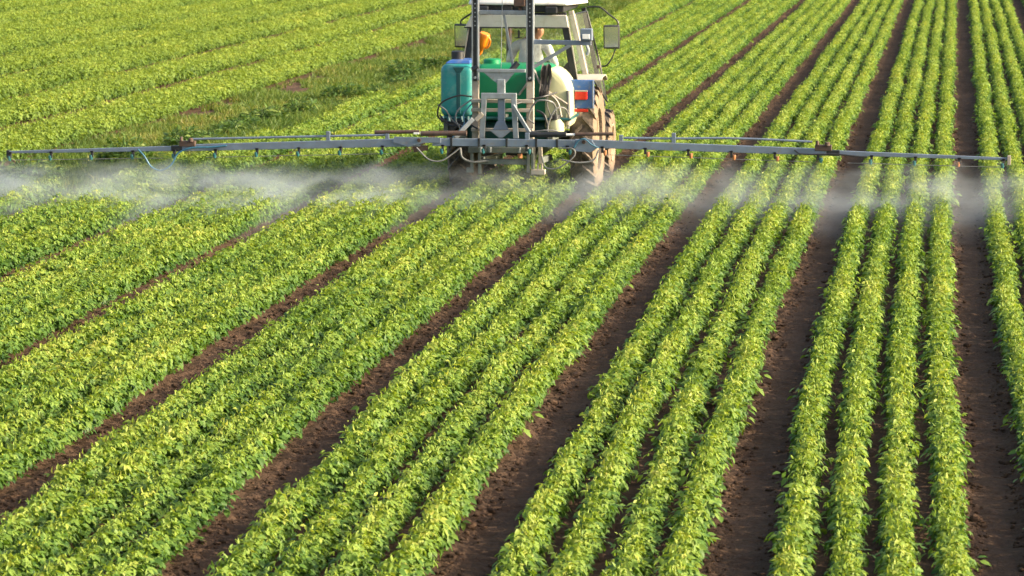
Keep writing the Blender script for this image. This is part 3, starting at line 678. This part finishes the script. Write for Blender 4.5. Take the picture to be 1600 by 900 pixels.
# ---------------------------------------------------------------- mounted boom sprayer
SP = tag(empty('boom_sprayer', (TX, TY, 0)), 'mounted field sprayer with teal and green tank, steel mast and long spray boom', 'sprayer')
def rbox(name, m, x0, x1, y0, y1, z0, z1, r, parent=SP, seg=6):
    return MB().box(x0, x1, y0, y1, z0, z1).build(name, m, parent, 'all', r, seg)
tank = rbox('tank', 'green', -.50, .48, -1.16, -.52, .92, 1.585, .13)
lobe = rbox('tank_side', 'teal', -.85, -.46, -1.30, -.56, .98, 1.60, .085)
MB().box(-.655, -.605, -1.312, -1.285, 1.02, 1.50).build('groove_shade', 'tealdark', lobe, bevel=.008)  # dark strip on the surface paints the shade of a recess
MB().prism([(-.70, 1.565), (-.66, 1.50), (-.60, 1.50), (-.56, 1.565)], -1.31, -1.28).build('notch_shade', 'tealdark', lobe, bevel=.006)  # upper end of the recess, its shade painted as a dark plate
MB().hexa([(-.80, -1.24, 1.60), (-.50, -1.24, 1.60), (-.50, -.64, 1.60), (-.80, -.64, 1.60), (-.76, -1.20, 1.635), (-.52, -1.20, 1.635), (-.52, -.68, 1.635), (-.76, -.68, 1.635)]).build('tank_shoulder', 'bluepaint', lobe, bevel=.01)
MB().lathe([(0, .0001), (0, .075), (.09, .075), (.10, .06), (.10, .0001)], -.70, -.9, 1.63, 20, 'Z').build('filler_cap', 'blackplastic', lobe, True)
MB().lathe([(0, .0001), (0, .10), (.05, .10), (.06, .08), (.06, .0001)], -.30, -.85, 1.58, 24, 'Z').build('tank_lid', 'green', tank, True)
# cream end of the tank: a bulging barrel with a big round shoulder
P = [(.34, .86)]
P = [(.37, .84), (.62, .84), (.665, .90)] + [(.37 + .30 * math.cos(a), 1.20 + .36 * math.sin(a)) for a in np.linspace(0, math.pi / 2, 10)]
MB().prism(P, -1.24, -.52).build('tank_end', 'cream', SP, True, .045, 4)
rbox('tank_sump', 'tealdark', -.60, .40, -1.10, -.56, .68, .93, .08)
MB().box(-.85, .69, -1.32, -.50, .955, .985).build('tank_cradle', 'tealdark', SP, bevel=.01)
for q in ((-.62, -.56, -1.2, -.6, .70, .96), (-.82, -.77, -1.22, -1.1, .80, .96), (.40, .46, -1.2, -.6, .62, .96)): MB().box(*q).build('cradle_leg', 'greenframe', SP)
MB().lathe([(-.10, .03), (-.09, .075), (-.02, .088), (.06, .085), (.11, .05), (.12, .0001), (-.10, .0001)], .52, -1.30, .86, 20, 'Z').build('filter_bowl', 'cream', SP, True)
MB().lathe([(0, .0001), (0, .06), (.06, .06), (.06, .0001)], .50, -1.30, .965, 14, 'Z').build('filter_head', 'blackplastic', SP, True)
MB().tube([(.645, -1.25, 1.30), (.655, -1.26, 1.0), (.645, -1.25, .86)], .018, 8).build('sight_tube', 'hose_pale', SP, True)
MB().tube([(.645, -1.25, .97), (.645, -1.25, .90)], .032, 8).build('valve', 'galv_dusty', SP, True)
for i, q in enumerate((((.06, -1.18, 1.24), (.16, -1.19, 1.38), (.22, -1.17, 1.54)), ((.24, -1.19, 1.53), (.36, -1.26, 1.33), (.64, -1.27, 1.14)), ((.36, -1.27, 1.31), (.52, -1.28, 1.18), (.57, -1.28, 1.0)))):
    MB().tube(q, .014, 6).build('strap', 'galv_dusty', SP, True)

# mast: two posts of channel steel with a dark sliding core
YM = -1.5
for x0, x1 in ((-.44, -.362), (.193, .278)):
    lo = MB().box(x0, x1, YM - .035, YM + .05, .60, 1.43).build('mast_post', 'galv_dusty', SP, bevel=.006)
    MB().box(x0 + .016, x1 - .018, YM - .045, YM + .04, 1.42, 2.95).build('slide', 'darkmetal', lo, bevel=.004)
    MB().box(x0, x0 + .014, YM - .05, YM + .05, 1.43, 2.95).build('flange', 'galv', lo); MB().box(x1 - .016, x1, YM - .05, YM + .05, 1.43, 2.95).build('flange', 'galv', lo)
    MB().tube([((x0 + x1) / 2, YM - .07, 1.46), ((x0 + x1) / 2, YM - .03, 1.46)], .016, 8).build('bolt', 'galv', lo)
    for k in range(6): MB().tube([((x0 + x1) / 2, YM - .05, 2.06 + k * .05), ((x0 + x1) / 2, YM - .044, 2.06 + k * .05)], .009, 6).build('pin', 'galv', lo)
def bar(name, a, b2, w_, h_=None, m='galv', parent=SP, **k): return MB().bar(a, b2, w_, h_, **k).build(name, m, parent, bevel=.004)
bar('mast_crossbar', (-.37, YM, 2.21), (.20, YM, 2.21), .05, .045)
MB().box(.05, .18, YM - .06, YM + .06, 2.28, 2.40).tube([(.115, YM, 2.28), (.115, YM, 2.20)], .02, 8).build('winch_motor', 'rusty', SP, bevel=.008)
bar('mast_strut', (-.07, YM - .01, 2.20), (.03, YM + .02, 1.60), .03, .03)
MB().tube([(-.075, YM - .04, 2.9), (-.10, YM - .04, 1.56)], .004, 5).build('lift_cable', 'galv', SP)
bar('side_arm', (.27, YM, 1.875), (.94, YM, 1.865), .05, .052, 'steel')
bar('arm_brace', (.70, YM - .005, 1.84), (.24, YM - .005, 1.565), .035, .04, 'galv')
cb = MB().box(.82, .955, YM - .06, YM + .06, 1.895, 2.03).build('control_box', 'steel', SP, bevel=.008)
MB().box(.845, .93, YM - .068, YM - .061, 1.915, 1.97).build('box_cover', 'white', cb, bevel=.003)
MB().tube([(.89, YM - .02, 1.84), (.91, YM - .02, 1.78), (.895, YM - .02, 1.73)], .018, 8).build('cable_gland', 'galv', cb, True)
for a, b2 in (((.10, YM - .06, 1.64), (.00, YM - .08, 1.52)), ((-.36, YM - .06, 1.585), (-.43, YM - .06, 1.55))):
    MB().tube([a, b2], .034, 8).build('damper', 'blackplastic', SP, True)

# lifting frame and headstock
YF = -1.66
bar('yoke_bar', (-.36, YF, 1.55), (.20, YF, 1.55), .05, .038)
MB().prism([(-.125, 1.40), (-.035, 1.40), (.075, 1.53), (-.285, 1.53)], YF - .012, YF + .012).build('yoke_gusset', 'galv', SP)
MB().box(-.125, -.035, YF - .035, YF + .035, 1.26, 1.45).build('yoke_stem', 'galv', SP, bevel=.006)
b = MB(); b.bar((-.31, YF - .02, 1.262), (.10, YF - .02, 1.262), .06, .065); b.build('headstock_top', 'galv', SP, bevel=.005)
bar('headstock_leg', (-.275, YF - .022, 1.235), (-.30, YF - .022, .775), .06, .055); bar('headstock_leg', (.068, YF - .022, 1.235), (.095, YF - .022, .775), .06, .055)
MB().box(-.44, .285, YF + .05, YF + .12, 1.175, 1.215).build('guide_plate', 'galv_dusty', SP, bevel=.005)
MB().box(-.44, .285, YF + .055, YF + .11, 1.07, 1.11).build('guide_plate', 'galv_dusty', SP, bevel=.005)
MB().box(-.44, .275, YF + .05, YF + .12, .845, .88).build('guide_plate', 'galv_dusty', SP, bevel=.005)
MB().box(-.12, -.042, YF - .01, YF + .04, .95, 1.235).build('pendulum_stem', 'steel', SP, bevel=.005)
MB().prism([(-.175, .87), (.01, .87), (-.035, .965), (-.13, .965)], YF - .035, YF - .012).build('pendulum_plate', 'steel', SP, bevel=.004)
MB().prism([(-.10, .78), (-.06, .78), (.045, .865), (-.205, .865)], YF - .06, YF - .036).build('pendulum_wedge', 'galv', SP, bevel=.004)
bar('frame_brace', (.06, YF - .06, 1.16), (.29, YF - .10, .80), .035, .04); bar('frame_brace', (-.29, YF - .05, 1.06), (-.37, YF - .05, .98), .035, .05, 'galv_dusty'); bar('frame_brace', (-.40, YF - .06, 1.0), (-.60, YF - .10, .78), .04, .05)
MB().box(-.46, .29, YF - .05, YF + .05, .605, .67).build('lower_beam', 'greenframe', SP, bevel=.006)
MB().box(-.32, .22, YF - .02, YF + .04, .47, .53).build('lower_crossbar', 'greenframe', SP, bevel=.006)
for x, z0 in ((-.42, .39), (-.33, .36), (.235, .38), (.285, .42)): MB().box(x - .018, x + .018, YF - .03, YF + .03, z0, .605).build('lower_leg', 'greenframe', SP, bevel=.004)
MB().box(-.48, -.40, YF - .05, YF + .03, .375, .43).build('square_socket', 'greenframe', SP, bevel=.004)
ft = MB().box(.27, .43, YF - .04, YF + .06, .36, .415).build('parking_foot', 'galv_dusty', SP, bevel=.005)
for x in (.30, .345, .39): MB().box(x - .01, x + .01, YF - .01, YF + .03, .415, .49).build('foot_post', 'galv_dusty', ft)
bar('foot_stay', (.30, YF, .48), (.30, YF, .69), .03, .03, 'galv_dusty'); bar('foot_stay', (.38, YF, .48), (.37, YF, .69), .045, .04, 'galv_dusty'); bar('foot_stay', (.31, YF + .01, .52), (.37, YF + .01, .68), .015, .015, 'galv_dusty')
for x in (-.31, -.20, .14, .23): MB().lathe([(-.03, .0001), (-.03, .018), (.03, .022), (.03, .0001)], x, YF - .08, .645, 10, 'Z').build('clamp_bolt', 'galv', SP, True)
MB().tube([(.14, YF - .05, .60), (.145, YF - .05, .55)], .028, 8).build('swivel_joint', 'cap_orange', SP, True)

# boom: middle section, two inner wings, two outer wings
YB = -1.9
def zb(x):                                               # underside of the boom: it droops towards both tips
    if x < 0: return float(np.interp(x, [-5.86, -3.74, -1.0, 0], [.548, .602, .690, .705]))
    return float(np.interp(x, [0, 1.0, 3.6, 5.70], [.705, .700, .640, .606]))
bar('boom_centre', (-.84, YB, .742), (.80, YB, .742), .08, .085, 'steel')
for x in (-.62, -.30, .02, .36, .60): MB().box(x - .012, x + .012, YB - .048, YB + .048, .694, .79).build('boom_clip', 'darkmetal', SP)
iw = {}
iw[-1] = bar('boom_wing', (-.98, YB, zb(-.98) + .048), (-3.78, YB, zb(-3.78) + .038), .07, .094, 'steel', w2=.06, h2=.074)
iw[1] = bar('boom_wing', (.80, YB - .004, zb(.8) + .046), (3.66, YB - .004, zb(3.66) + .038), .07, .092, 'steel', w2=.06, h2=.074)
bar('boom_tip', (-3.66, YB, zb(-3.66) + .034), (-5.86, YB, zb(-5.86) + .016), .05, .06, 'steel', w2=.03, h2=.028)
bar('boom_tip', (3.66, YB, zb(3.66) + .034), (5.70, YB, zb(5.70) + .018), .05, .056, 'steel', w2=.03, h2=.028)
# rails above the inner wings with their posts
MB().tube([(-1.40, YB, .815), (-2.5, YB, .78), (-3.66, YB, .742)], .013, 8, 0).build('boom_rail', 'steel', iw[-1], True)
MB().tube([(1.36, YB, .812), (1.95, YB, .812), (2.5, YB, .822), (3.0, YB, .812), (3.50, YB, .792)], .013, 8, 3).build('boom_rail', 'steel', iw[1], True)
for s, x, h in ((-1, -1.37, .83), (-1, -2.06, .85), (1, 1.33, .845), (1, 1.93, .875)):
    MB().box(x - .022, x + .022, YB - .02, YB + .02, zb(x) + .07, h).build('rail_post', 'steel', iw[s], bevel=.003)
# fold hinges
hp = MB().prism([(.80, .66), (.98, .645), (1.06, .69), (1.0, .79), (.92, .815), (.84, .79)], YB - .055, YB - .040).build('hinge_plate', 'steel', SP, bevel=.003)
MB().tube([(.91, YB - .075, .765), (.91, YB - .04, .765)], .022, 10).build('hinge_pin', 'rusty', hp)
hp = MB().prism([(-1.30, .735), (-1.12, .685), (-.92, .735), (-.74, .735), (-.74, .795), (-1.28, .80)], YB - .055, YB - .040).build('hinge_plate', 'steel', SP, bevel=.003)
MB().tube([(-.99, YB - .075, .765), (-.99, YB - .04, .765)], .022, 10).build('hinge_pin', 'rusty', hp)
MB().prism([(-1.06, .62), (-.90, .645), (-.90, .70), (-1.06, .70)], YB - .03, YB + .03).build('hinge_stop', 'rusty', SP)
# folding rams along the boom
def ram(x0, x1, z, r0, m0, rod):
    o = MB().tube([(x0, YB + .015, z), (x1, YB + .015, z + .01)], r0, 12).build('folding_ram', m0, SP, True)
    MB().tube([(rod[0], YB + .015, z + .005), (rod[1], YB + .015, z + .008)], .014, 8).build('ram_rod', 'white', o, True)
ram(.24, .70, .835, .032, 'darkmetal', (.70, .82)); ram(.80, 1.24, .845, .020, 'rusty', (.88, 1.08)); ram(-1.52, -1.0, .845, .022, 'rusty', (-1.36, -1.22)); ram(-.98, -.45, .835, .030, 'rusty', (-.99, -.93))
MB().box(-1.06, -1.0, YB - .02, YB + .05, .83, .85).build('rod_bracket', 'white', SP); MB().box(.23, .28, YB - .03, YB + .03, .78, .86).build('ram_lug', 'steel', SP, bevel=.004)
for s, x in ((-1, -3.72), (1, 3.62)):
    b = MB().box(x - .09, x + .10, YB - .05, YB + .03, zb(x) + .055, zb(x) + .12)
    b.tube([(x - .06, YB - .06, zb(x) + .12), (x - .06, YB - .06, zb(x) + .17)], .02, 8).tube([(x + .05, YB - .05, zb(x) + .11), (x + .05, YB - .05, zb(x) + .155)], .03, 8)
    b.build('tip_hinge', 'rusty', SP, bevel=.006)
    bar('hinge_cover', (x - s * .02, YB, zb(x) + .032), (x + s * .19, YB, zb(x + s * .19) + .032), .056, .066, 'darkmetal')
# hooks at both ends
MB().box(5.68, 5.72, YB - .03, YB + .03, zb(5.70) - .05, zb(5.7) + .055).build('boom_end', 'galv_dusty', SP, bevel=.004); MB().box(-5.88, -5.845, YB - .03, YB + .03, zb(-5.86) - .045, zb(-5.86) + .04).build('boom_end', 'darkmetal', SP, bevel=.004)

# nozzles every half metre
NOZ = [2.59 + .49 * k for k in range(-3, 3)] + [4.17 + .49 * k for k in range(4)] + [-5.83 + .49 * k for k in range(10)] + [-.72, -.24, .25, .72]
def nozzle(x, cap):
    z = zb(x); o = MB().box(x - .014, x + .014, YB - .05, YB - .02, z - .055, z + .02).box(x - .02, x + .02, YB - .05, YB + .045, z + .0, z + .02).build('nozzle', 'blackplastic', SP, bevel=.003)
    dx = .03 if x > 0 and x < 4 else -.012
    MB().lathe([(-.03, .0001), (-.03, .012), (.0, .022), (.028, .020), (.028, .0001)], x + dx, YB - .035, z - .055, 10, 'Z').build('nozzle_cap', cap, o, True)
for x in NOZ: nozzle(x, 'cap_orange' if 1 < x < 3.3 or 4.9 < x < 5.4 else 'cap_teal')
for x0, x1 in ((-5.8, -4.0), (-3.5, -1.3), (1.2, 3.5), (3.9, 5.6)):
    MB().tube([(x0, YB - .03, zb(x0) - .075), (x1, YB - .03, zb(x1) - .075)], .004, 5).build('spray_line', 'hose_pale', SP)

# hoses
def hose(m, r, *p): MB().tube(p, r * .85, 7, 6).build('hose', m, SP, True)
hose('hose_pale', .013, (.30, YF, .95), (.24, YF - .05, 1.02), (.33, YF - .08, 1.20), (.47, YF - .08, 1.215), (.54, YF, 1.16), (.55, YF + .1, 1.0))
hose('hose_black', .017, (.33, YF - .02, 1.10), (.42, YF - .04, 1.05), (.46, YF - .02, .90), (.455, YF, .78))
hose('hose_pale', .011, (.47, YF - .06, .80), (.475, YF - .06, .95), (.56, YF - .06, 1.12), (.66, YF, 1.12), (.70, YF + .1, 1.0))
hose('hose_pale', .010, (.28, YF - .12, .86), (.45, YF - .14, .88), (.58, YF - .12, .87), (.62, YF - .1, .80))
hose('hose_pale', .010, (.62, YB - .06, .69), (.78, YB - .08, .69), (.81, YB - .08, .62), (.72, YB - .08, .53), (.60, YB - .06, .46), (.47, YB - .05, .47), (.42, YB - .04, .60))
hose('hose_pale', .012, (.66, YB - .06, .56), (.85, YB - .07, .53), (1.02, YB - .06, .56), (1.08, YB - .05, .68))
hose('hose_blue', .009, (.80, YB - .075, .70), (.85, YB - .08, .78), (.92, YB - .08, .80), (1.0, YB - .08, .74), (1.08, YB - .06, .70))
hose('hose_black', .013, (.08, YF - .03, 1.17), (.2, YM - .06, 1.20), (.40, YM - .03, 1.25), (.52, -1.30, 1.28))
hose('hose_black', .010, (.44, -1.28, 1.42), (.41, -1.32, 1.15), (.47, -1.36, .98))
hose('hose_black', .012, (-.44, YM - .05, 1.24), (-.60, YM - .06, 1.25), (-.80, YM - .05, 1.16), (-.84, YM, 1.0), (-.72, YM + .02, .94), (-.56, YM, .96))
hose('hose_pale', .011, (-.42, YM - .06, 1.22), (-.58, YM - .10, 1.10), (-.62, YM - .1, .98), (-.55, YM - .1, .80), (-.72, YM - .2, .76))
hose('hose_pale', .010, (-.84, YM - .03, 1.14), (-.74, YM - .06, 1.08), (-.66, YM - .06, .96), (-.55, YM - .06, .90))
hose('hose_blue', .010, (-.40, YM - .07, 1.20), (-.52, YM - .12, 1.05), (-.52, YM - .14, .92), (-.66, YM - .18, .76))
hose('hose_black', .012, (-.83, YM + .05, 1.02), (-.70, YM, .90), (-.50, YM - .05, .93), (-.36, YF, .88))
hose('hose_pale', .016, (-.55, YF - .05, .66), (-.52, YF - .08, .55), (-.40, YF - .06, .50), (-.22, YF - .02, .51))
hose('hose_pale', .010, (-1.02, YB - .06, .68), (-.88, YB - .08, .55), (-.74, YB - .08, .53), (-.62, YB - .06, .60), (-.52, YB - .05, .68))
hose('hose_blue', .012, (-4.30, YB - .04, .62), (-4.22, YB - .06, .54), (-4.14, YB - .06, .42), (-4.02, YB - .06, .38), (-3.90, YB - .06, .45), (-3.82, YB - .06, .58), (-3.66, YB - .06, .645), (-3.42, YB - .045, .655), (-3.25, YB - .045, .675))
hose('hose_black', .010, (3.30, YB - .05, .70), (3.40, YB - .06, .655), (3.75, YB - .06, .66), (4.0, YB - .06, .64), (4.12, YB - .05, .63))
b = MB()
for x in np.arange(-.82, -.45, .075): b.tube([(x, -1.33, .99), (x + .01, -1.35, .93)], .022, 7)
b.build('valve_block', 'tealdark', SP, True)

# ---------------------------------------------------------------- loose things carried along
JG = tag(empty('orange_jug', (TX - .415, TY - 1.33, 1.83)), 'orange plastic jug hung neck down beside the sprayer mast in front of the cab', 'jug')
JG.rotation_euler = (R(12), R(18), 0)
MB().lathe([(.10, .0001), (.10, .055), (.085, .066), (-.03, .066), (-.06, .056), (-.09, .036), (-.14, .030), (-.17, .018), (-.17, .0001)], .06, 0, .06, 22, 'Z').build('jug_body', 'orange', JG, True)
MB().lathe([(-.215, .0001), (-.215, .012), (-.17, .014), (-.17, .0001)], .06, 0, .06, 12, 'Z').build('spout', 'white', JG, True)
MB().tube([(.06, 0, -.15), (.055, 0, -.30)], .006, 6).build('drain_tube', 'hose_pale', JG, True)
MB().tube([(.11, -.02, .14), (.145, -.02, .10), (.145, -.02, .03), (.115, -.02, -.01)], .010, 7).build('jug_handle', 'orange', JG, True)
RG = MB(); vs = []; fs = []; g = np.random.default_rng(5)
nu, nv = 7, 12
for i in range(nv + 1):
    for k in range(nu):
        u = k / (nu - 1) - .5; t = i / nv; wd = .13 * (1 - .55 * abs(t - .35)) 
        vs.append((.40 + u * wd - .05 * t ** 2, -1.275 - .03 * math.cos(u * 14 + t * 2) - .02 * math.sin(t * 9), 1.60 - .37 * t + .015 * math.sin(u * 9)))
for i in range(nv):
    for k in range(nu - 1): fs.append((i * nu + k, i * nu + k + 1, (i + 1) * nu + k + 1, (i + 1) * nu + k))
n0 = len(vs); vs += [(x, y + .012, z) for x, y, z in vs]; fs += [tuple(q + n0 for q in f[::-1]) for f in fs]
ro = RG.add(vs, fs).build('rag', 'cloth', None, 'all'); ro.location = (TX, TY, 0)
tag(ro, 'crumpled dark grey rag draped over the rear of the sprayer tank', 'rag')

# ---------------------------------------------------------------- spray drifting down from the nozzles
def make_mist():
    x0, x1 = TX - 7.0, TX + 6.1; y0, y1 = TY + YB - 5.2, TY + YB + .25; z0, z1 = .0, .67
    o = MB().box(x0, x1, y0, y1, z0, z1)
    m = bpy.data.materials.new('mist'); m.use_nodes = True; t = m.node_tree; N = t.nodes; L = t.links
    N.remove(N['Principled BSDF']); out = N['Material Output']
    MATS['mist'] = m
    g = N.new('ShaderNodeTexCoord'); sp = N.new('ShaderNodeSeparateXYZ'); L.new(g.outputs['Object'], sp.inputs[0])
    def M(op, a, b=None, c=None, clamp=False):
        n = N.new('ShaderNodeMath'); n.operation = op; n.use_clamp = clamp
        for i, q in enumerate((a, b, c)):
            if q is None: continue
            if isinstance(q, (int, float)): n.inputs[i].default_value = q
            else: L.new(q, n.inputs[i])
        return n.outputs[0]
    X, Y, Z = sp.outputs
    lx = M('SUBTRACT', X, TX)
    zt = M('MULTIPLY_ADD', lx, .006, .575)                      # height of the nozzle tips along the drooping boom
    tt = M('MAXIMUM', M('SUBTRACT', zt, Z), 0.0)                # fall below the tip
    shift = M('SUBTRACT', M('MULTIPLY', M('LESS_THAN', lx, -1.0), .09), M('MULTIPLY', M('GREATER_THAN', lx, 3.8), .11))
    u = M('ADD', M('SUBTRACT', M('ADD', lx, shift), 2.59), M('MULTIPLY', tt, .42))
    du = M('SUBTRACT', u, M('MULTIPLY', M('ROUND', M('DIVIDE', u, .49)), .49))
    wx = M('MULTIPLY_ADD', tt, 1.35, .02)
    gx = M('EXPONENT', M('MULTIPLY', M('POWER', M('DIVIDE', du, wx), 2.0), -1.0))
    back = N.new('ShaderNodeMapRange'); back.inputs[1].default_value = -3; back.inputs[2].default_value = 1.5; back.inputs[3].default_value = -5.4; back.inputs[4].default_value = -3.2
    L.new(lx, back.inputs[0])
    leftn = N.new('ShaderNodeMapRange'); leftn.inputs[1].default_value = -3; leftn.inputs[2].default_value = 2; leftn.inputs[3].default_value = .95; leftn.inputs[4].default_value = .4
    L.new(lx, leftn.inputs[0])
    fall = N.new('ShaderNodeMapRange'); fall.interpolation_type = 'SMOOTHSTEP'; fall.inputs[1].default_value = .0; fall.inputs[2].default_value = .18
    L.new(tt, fall.inputs[0])
    gx = M('ADD', gx, M('MULTIPLY', M('SUBTRACT', 1.0, gx), M('MULTIPLY', fall.outputs[0], leftn.outputs[0])))
    yc = M('ADD', M('MULTIPLY', M('POWER', tt, 1.25), back.outputs[0]), TY + YB - .04)
    dy = M('SUBTRACT', Y, yc)
    wy = M('MULTIPLY_ADD', tt, 2.3, .03)
    gy = M('EXPONENT', M('MULTIPLY', M('POWER', M('DIVIDE', dy, wy), 2.0), -1.0))
    mp = N.new('ShaderNodeMapping'); mp.inputs['Scale'].default_value = (.9, .8, 2.0); mp.inputs['Rotation'].default_value = (0, R(20), 0)
    L.new(g.outputs['Object'], mp.inputs['Vector'])
    no = N.new('ShaderNodeTexNoise'); no.inputs['Scale'].default_value = 1.5; no.inputs['Detail'].default_value = 3.5; no.inputs['Distortion'].default_value = .4
    L.new(mp.outputs[0], no.inputs['Vector'])
    mr = N.new('ShaderNodeMapRange'); mr.interpolation_type = 'SMOOTHSTEP'; mr.inputs[1].default_value = .36; mr.inputs[2].default_value = .68; mr.inputs[3].default_value = .18; mr.inputs[4].default_value = 1.6
    L.new(no.outputs['Fac'], mr.inputs[0])
    near = N.new('ShaderNodeMapRange'); near.inputs[1].default_value = -2; near.inputs[2].default_value = 2.5; near.inputs[3].default_value = .02; near.inputs[4].default_value = .16
    L.new(lx, near.inputs[0])
    conc = M('ADD', M('DIVIDE', near.outputs[0], M('ADD', wx, .03)), M('MULTIPLY', M('MULTIPLY', fall.outputs[0], .75), M('MULTIPLY_ADD', M('DIVIDE', Z, .25, None, True), .7, .3)))                  # spreads out as it falls
    side = N.new('ShaderNodeMapRange'); side.inputs[1].default_value = -2; side.inputs[2].default_value = 2; side.inputs[3].default_value = 1.3; side.inputs[4].default_value = .42
    L.new(lx, side.inputs[0])
    on = M('GREATER_THAN', M('SUBTRACT', zt, Z), 0.0)
    d = M('MULTIPLY', M('MULTIPLY', M('MULTIPLY', gx, gy), M('MULTIPLY', conc, mr.outputs[0])), M('MULTIPLY', side.outputs[0], on))
    inb = M('MULTIPLY', M('GREATER_THAN', lx, -6.6), M('LESS_THAN', lx, 5.95))
    calm = M('SUBTRACT', 1.0, M('MULTIPLY', .6, M('EXPONENT', M('MULTIPLY', M('POWER', M('DIVIDE', lx, .9), 4.0), -1.0))))     # fewer nozzles behind the tractor
    d = M('MULTIPLY', M('MULTIPLY', d, inb), M('MULTIPLY', calm, MIST))
    pv = N.new('ShaderNodeVolumePrincipled'); pv.inputs['Color'].default_value = (.84, .90, .97, 1); pv.inputs['Anisotropy'].default_value = .5
    L.new(d, pv.inputs['Density']); L.new(pv.outputs[0], out.inputs['Volume'])
    m.cycles.volume_step_rate = .2
    ob = o.build('spray_mist', 'mist')
    tag(ob, 'pale spray mist drifting from the boom down onto the crop', None, None, 'stuff')
MIST = .92
make_mist()
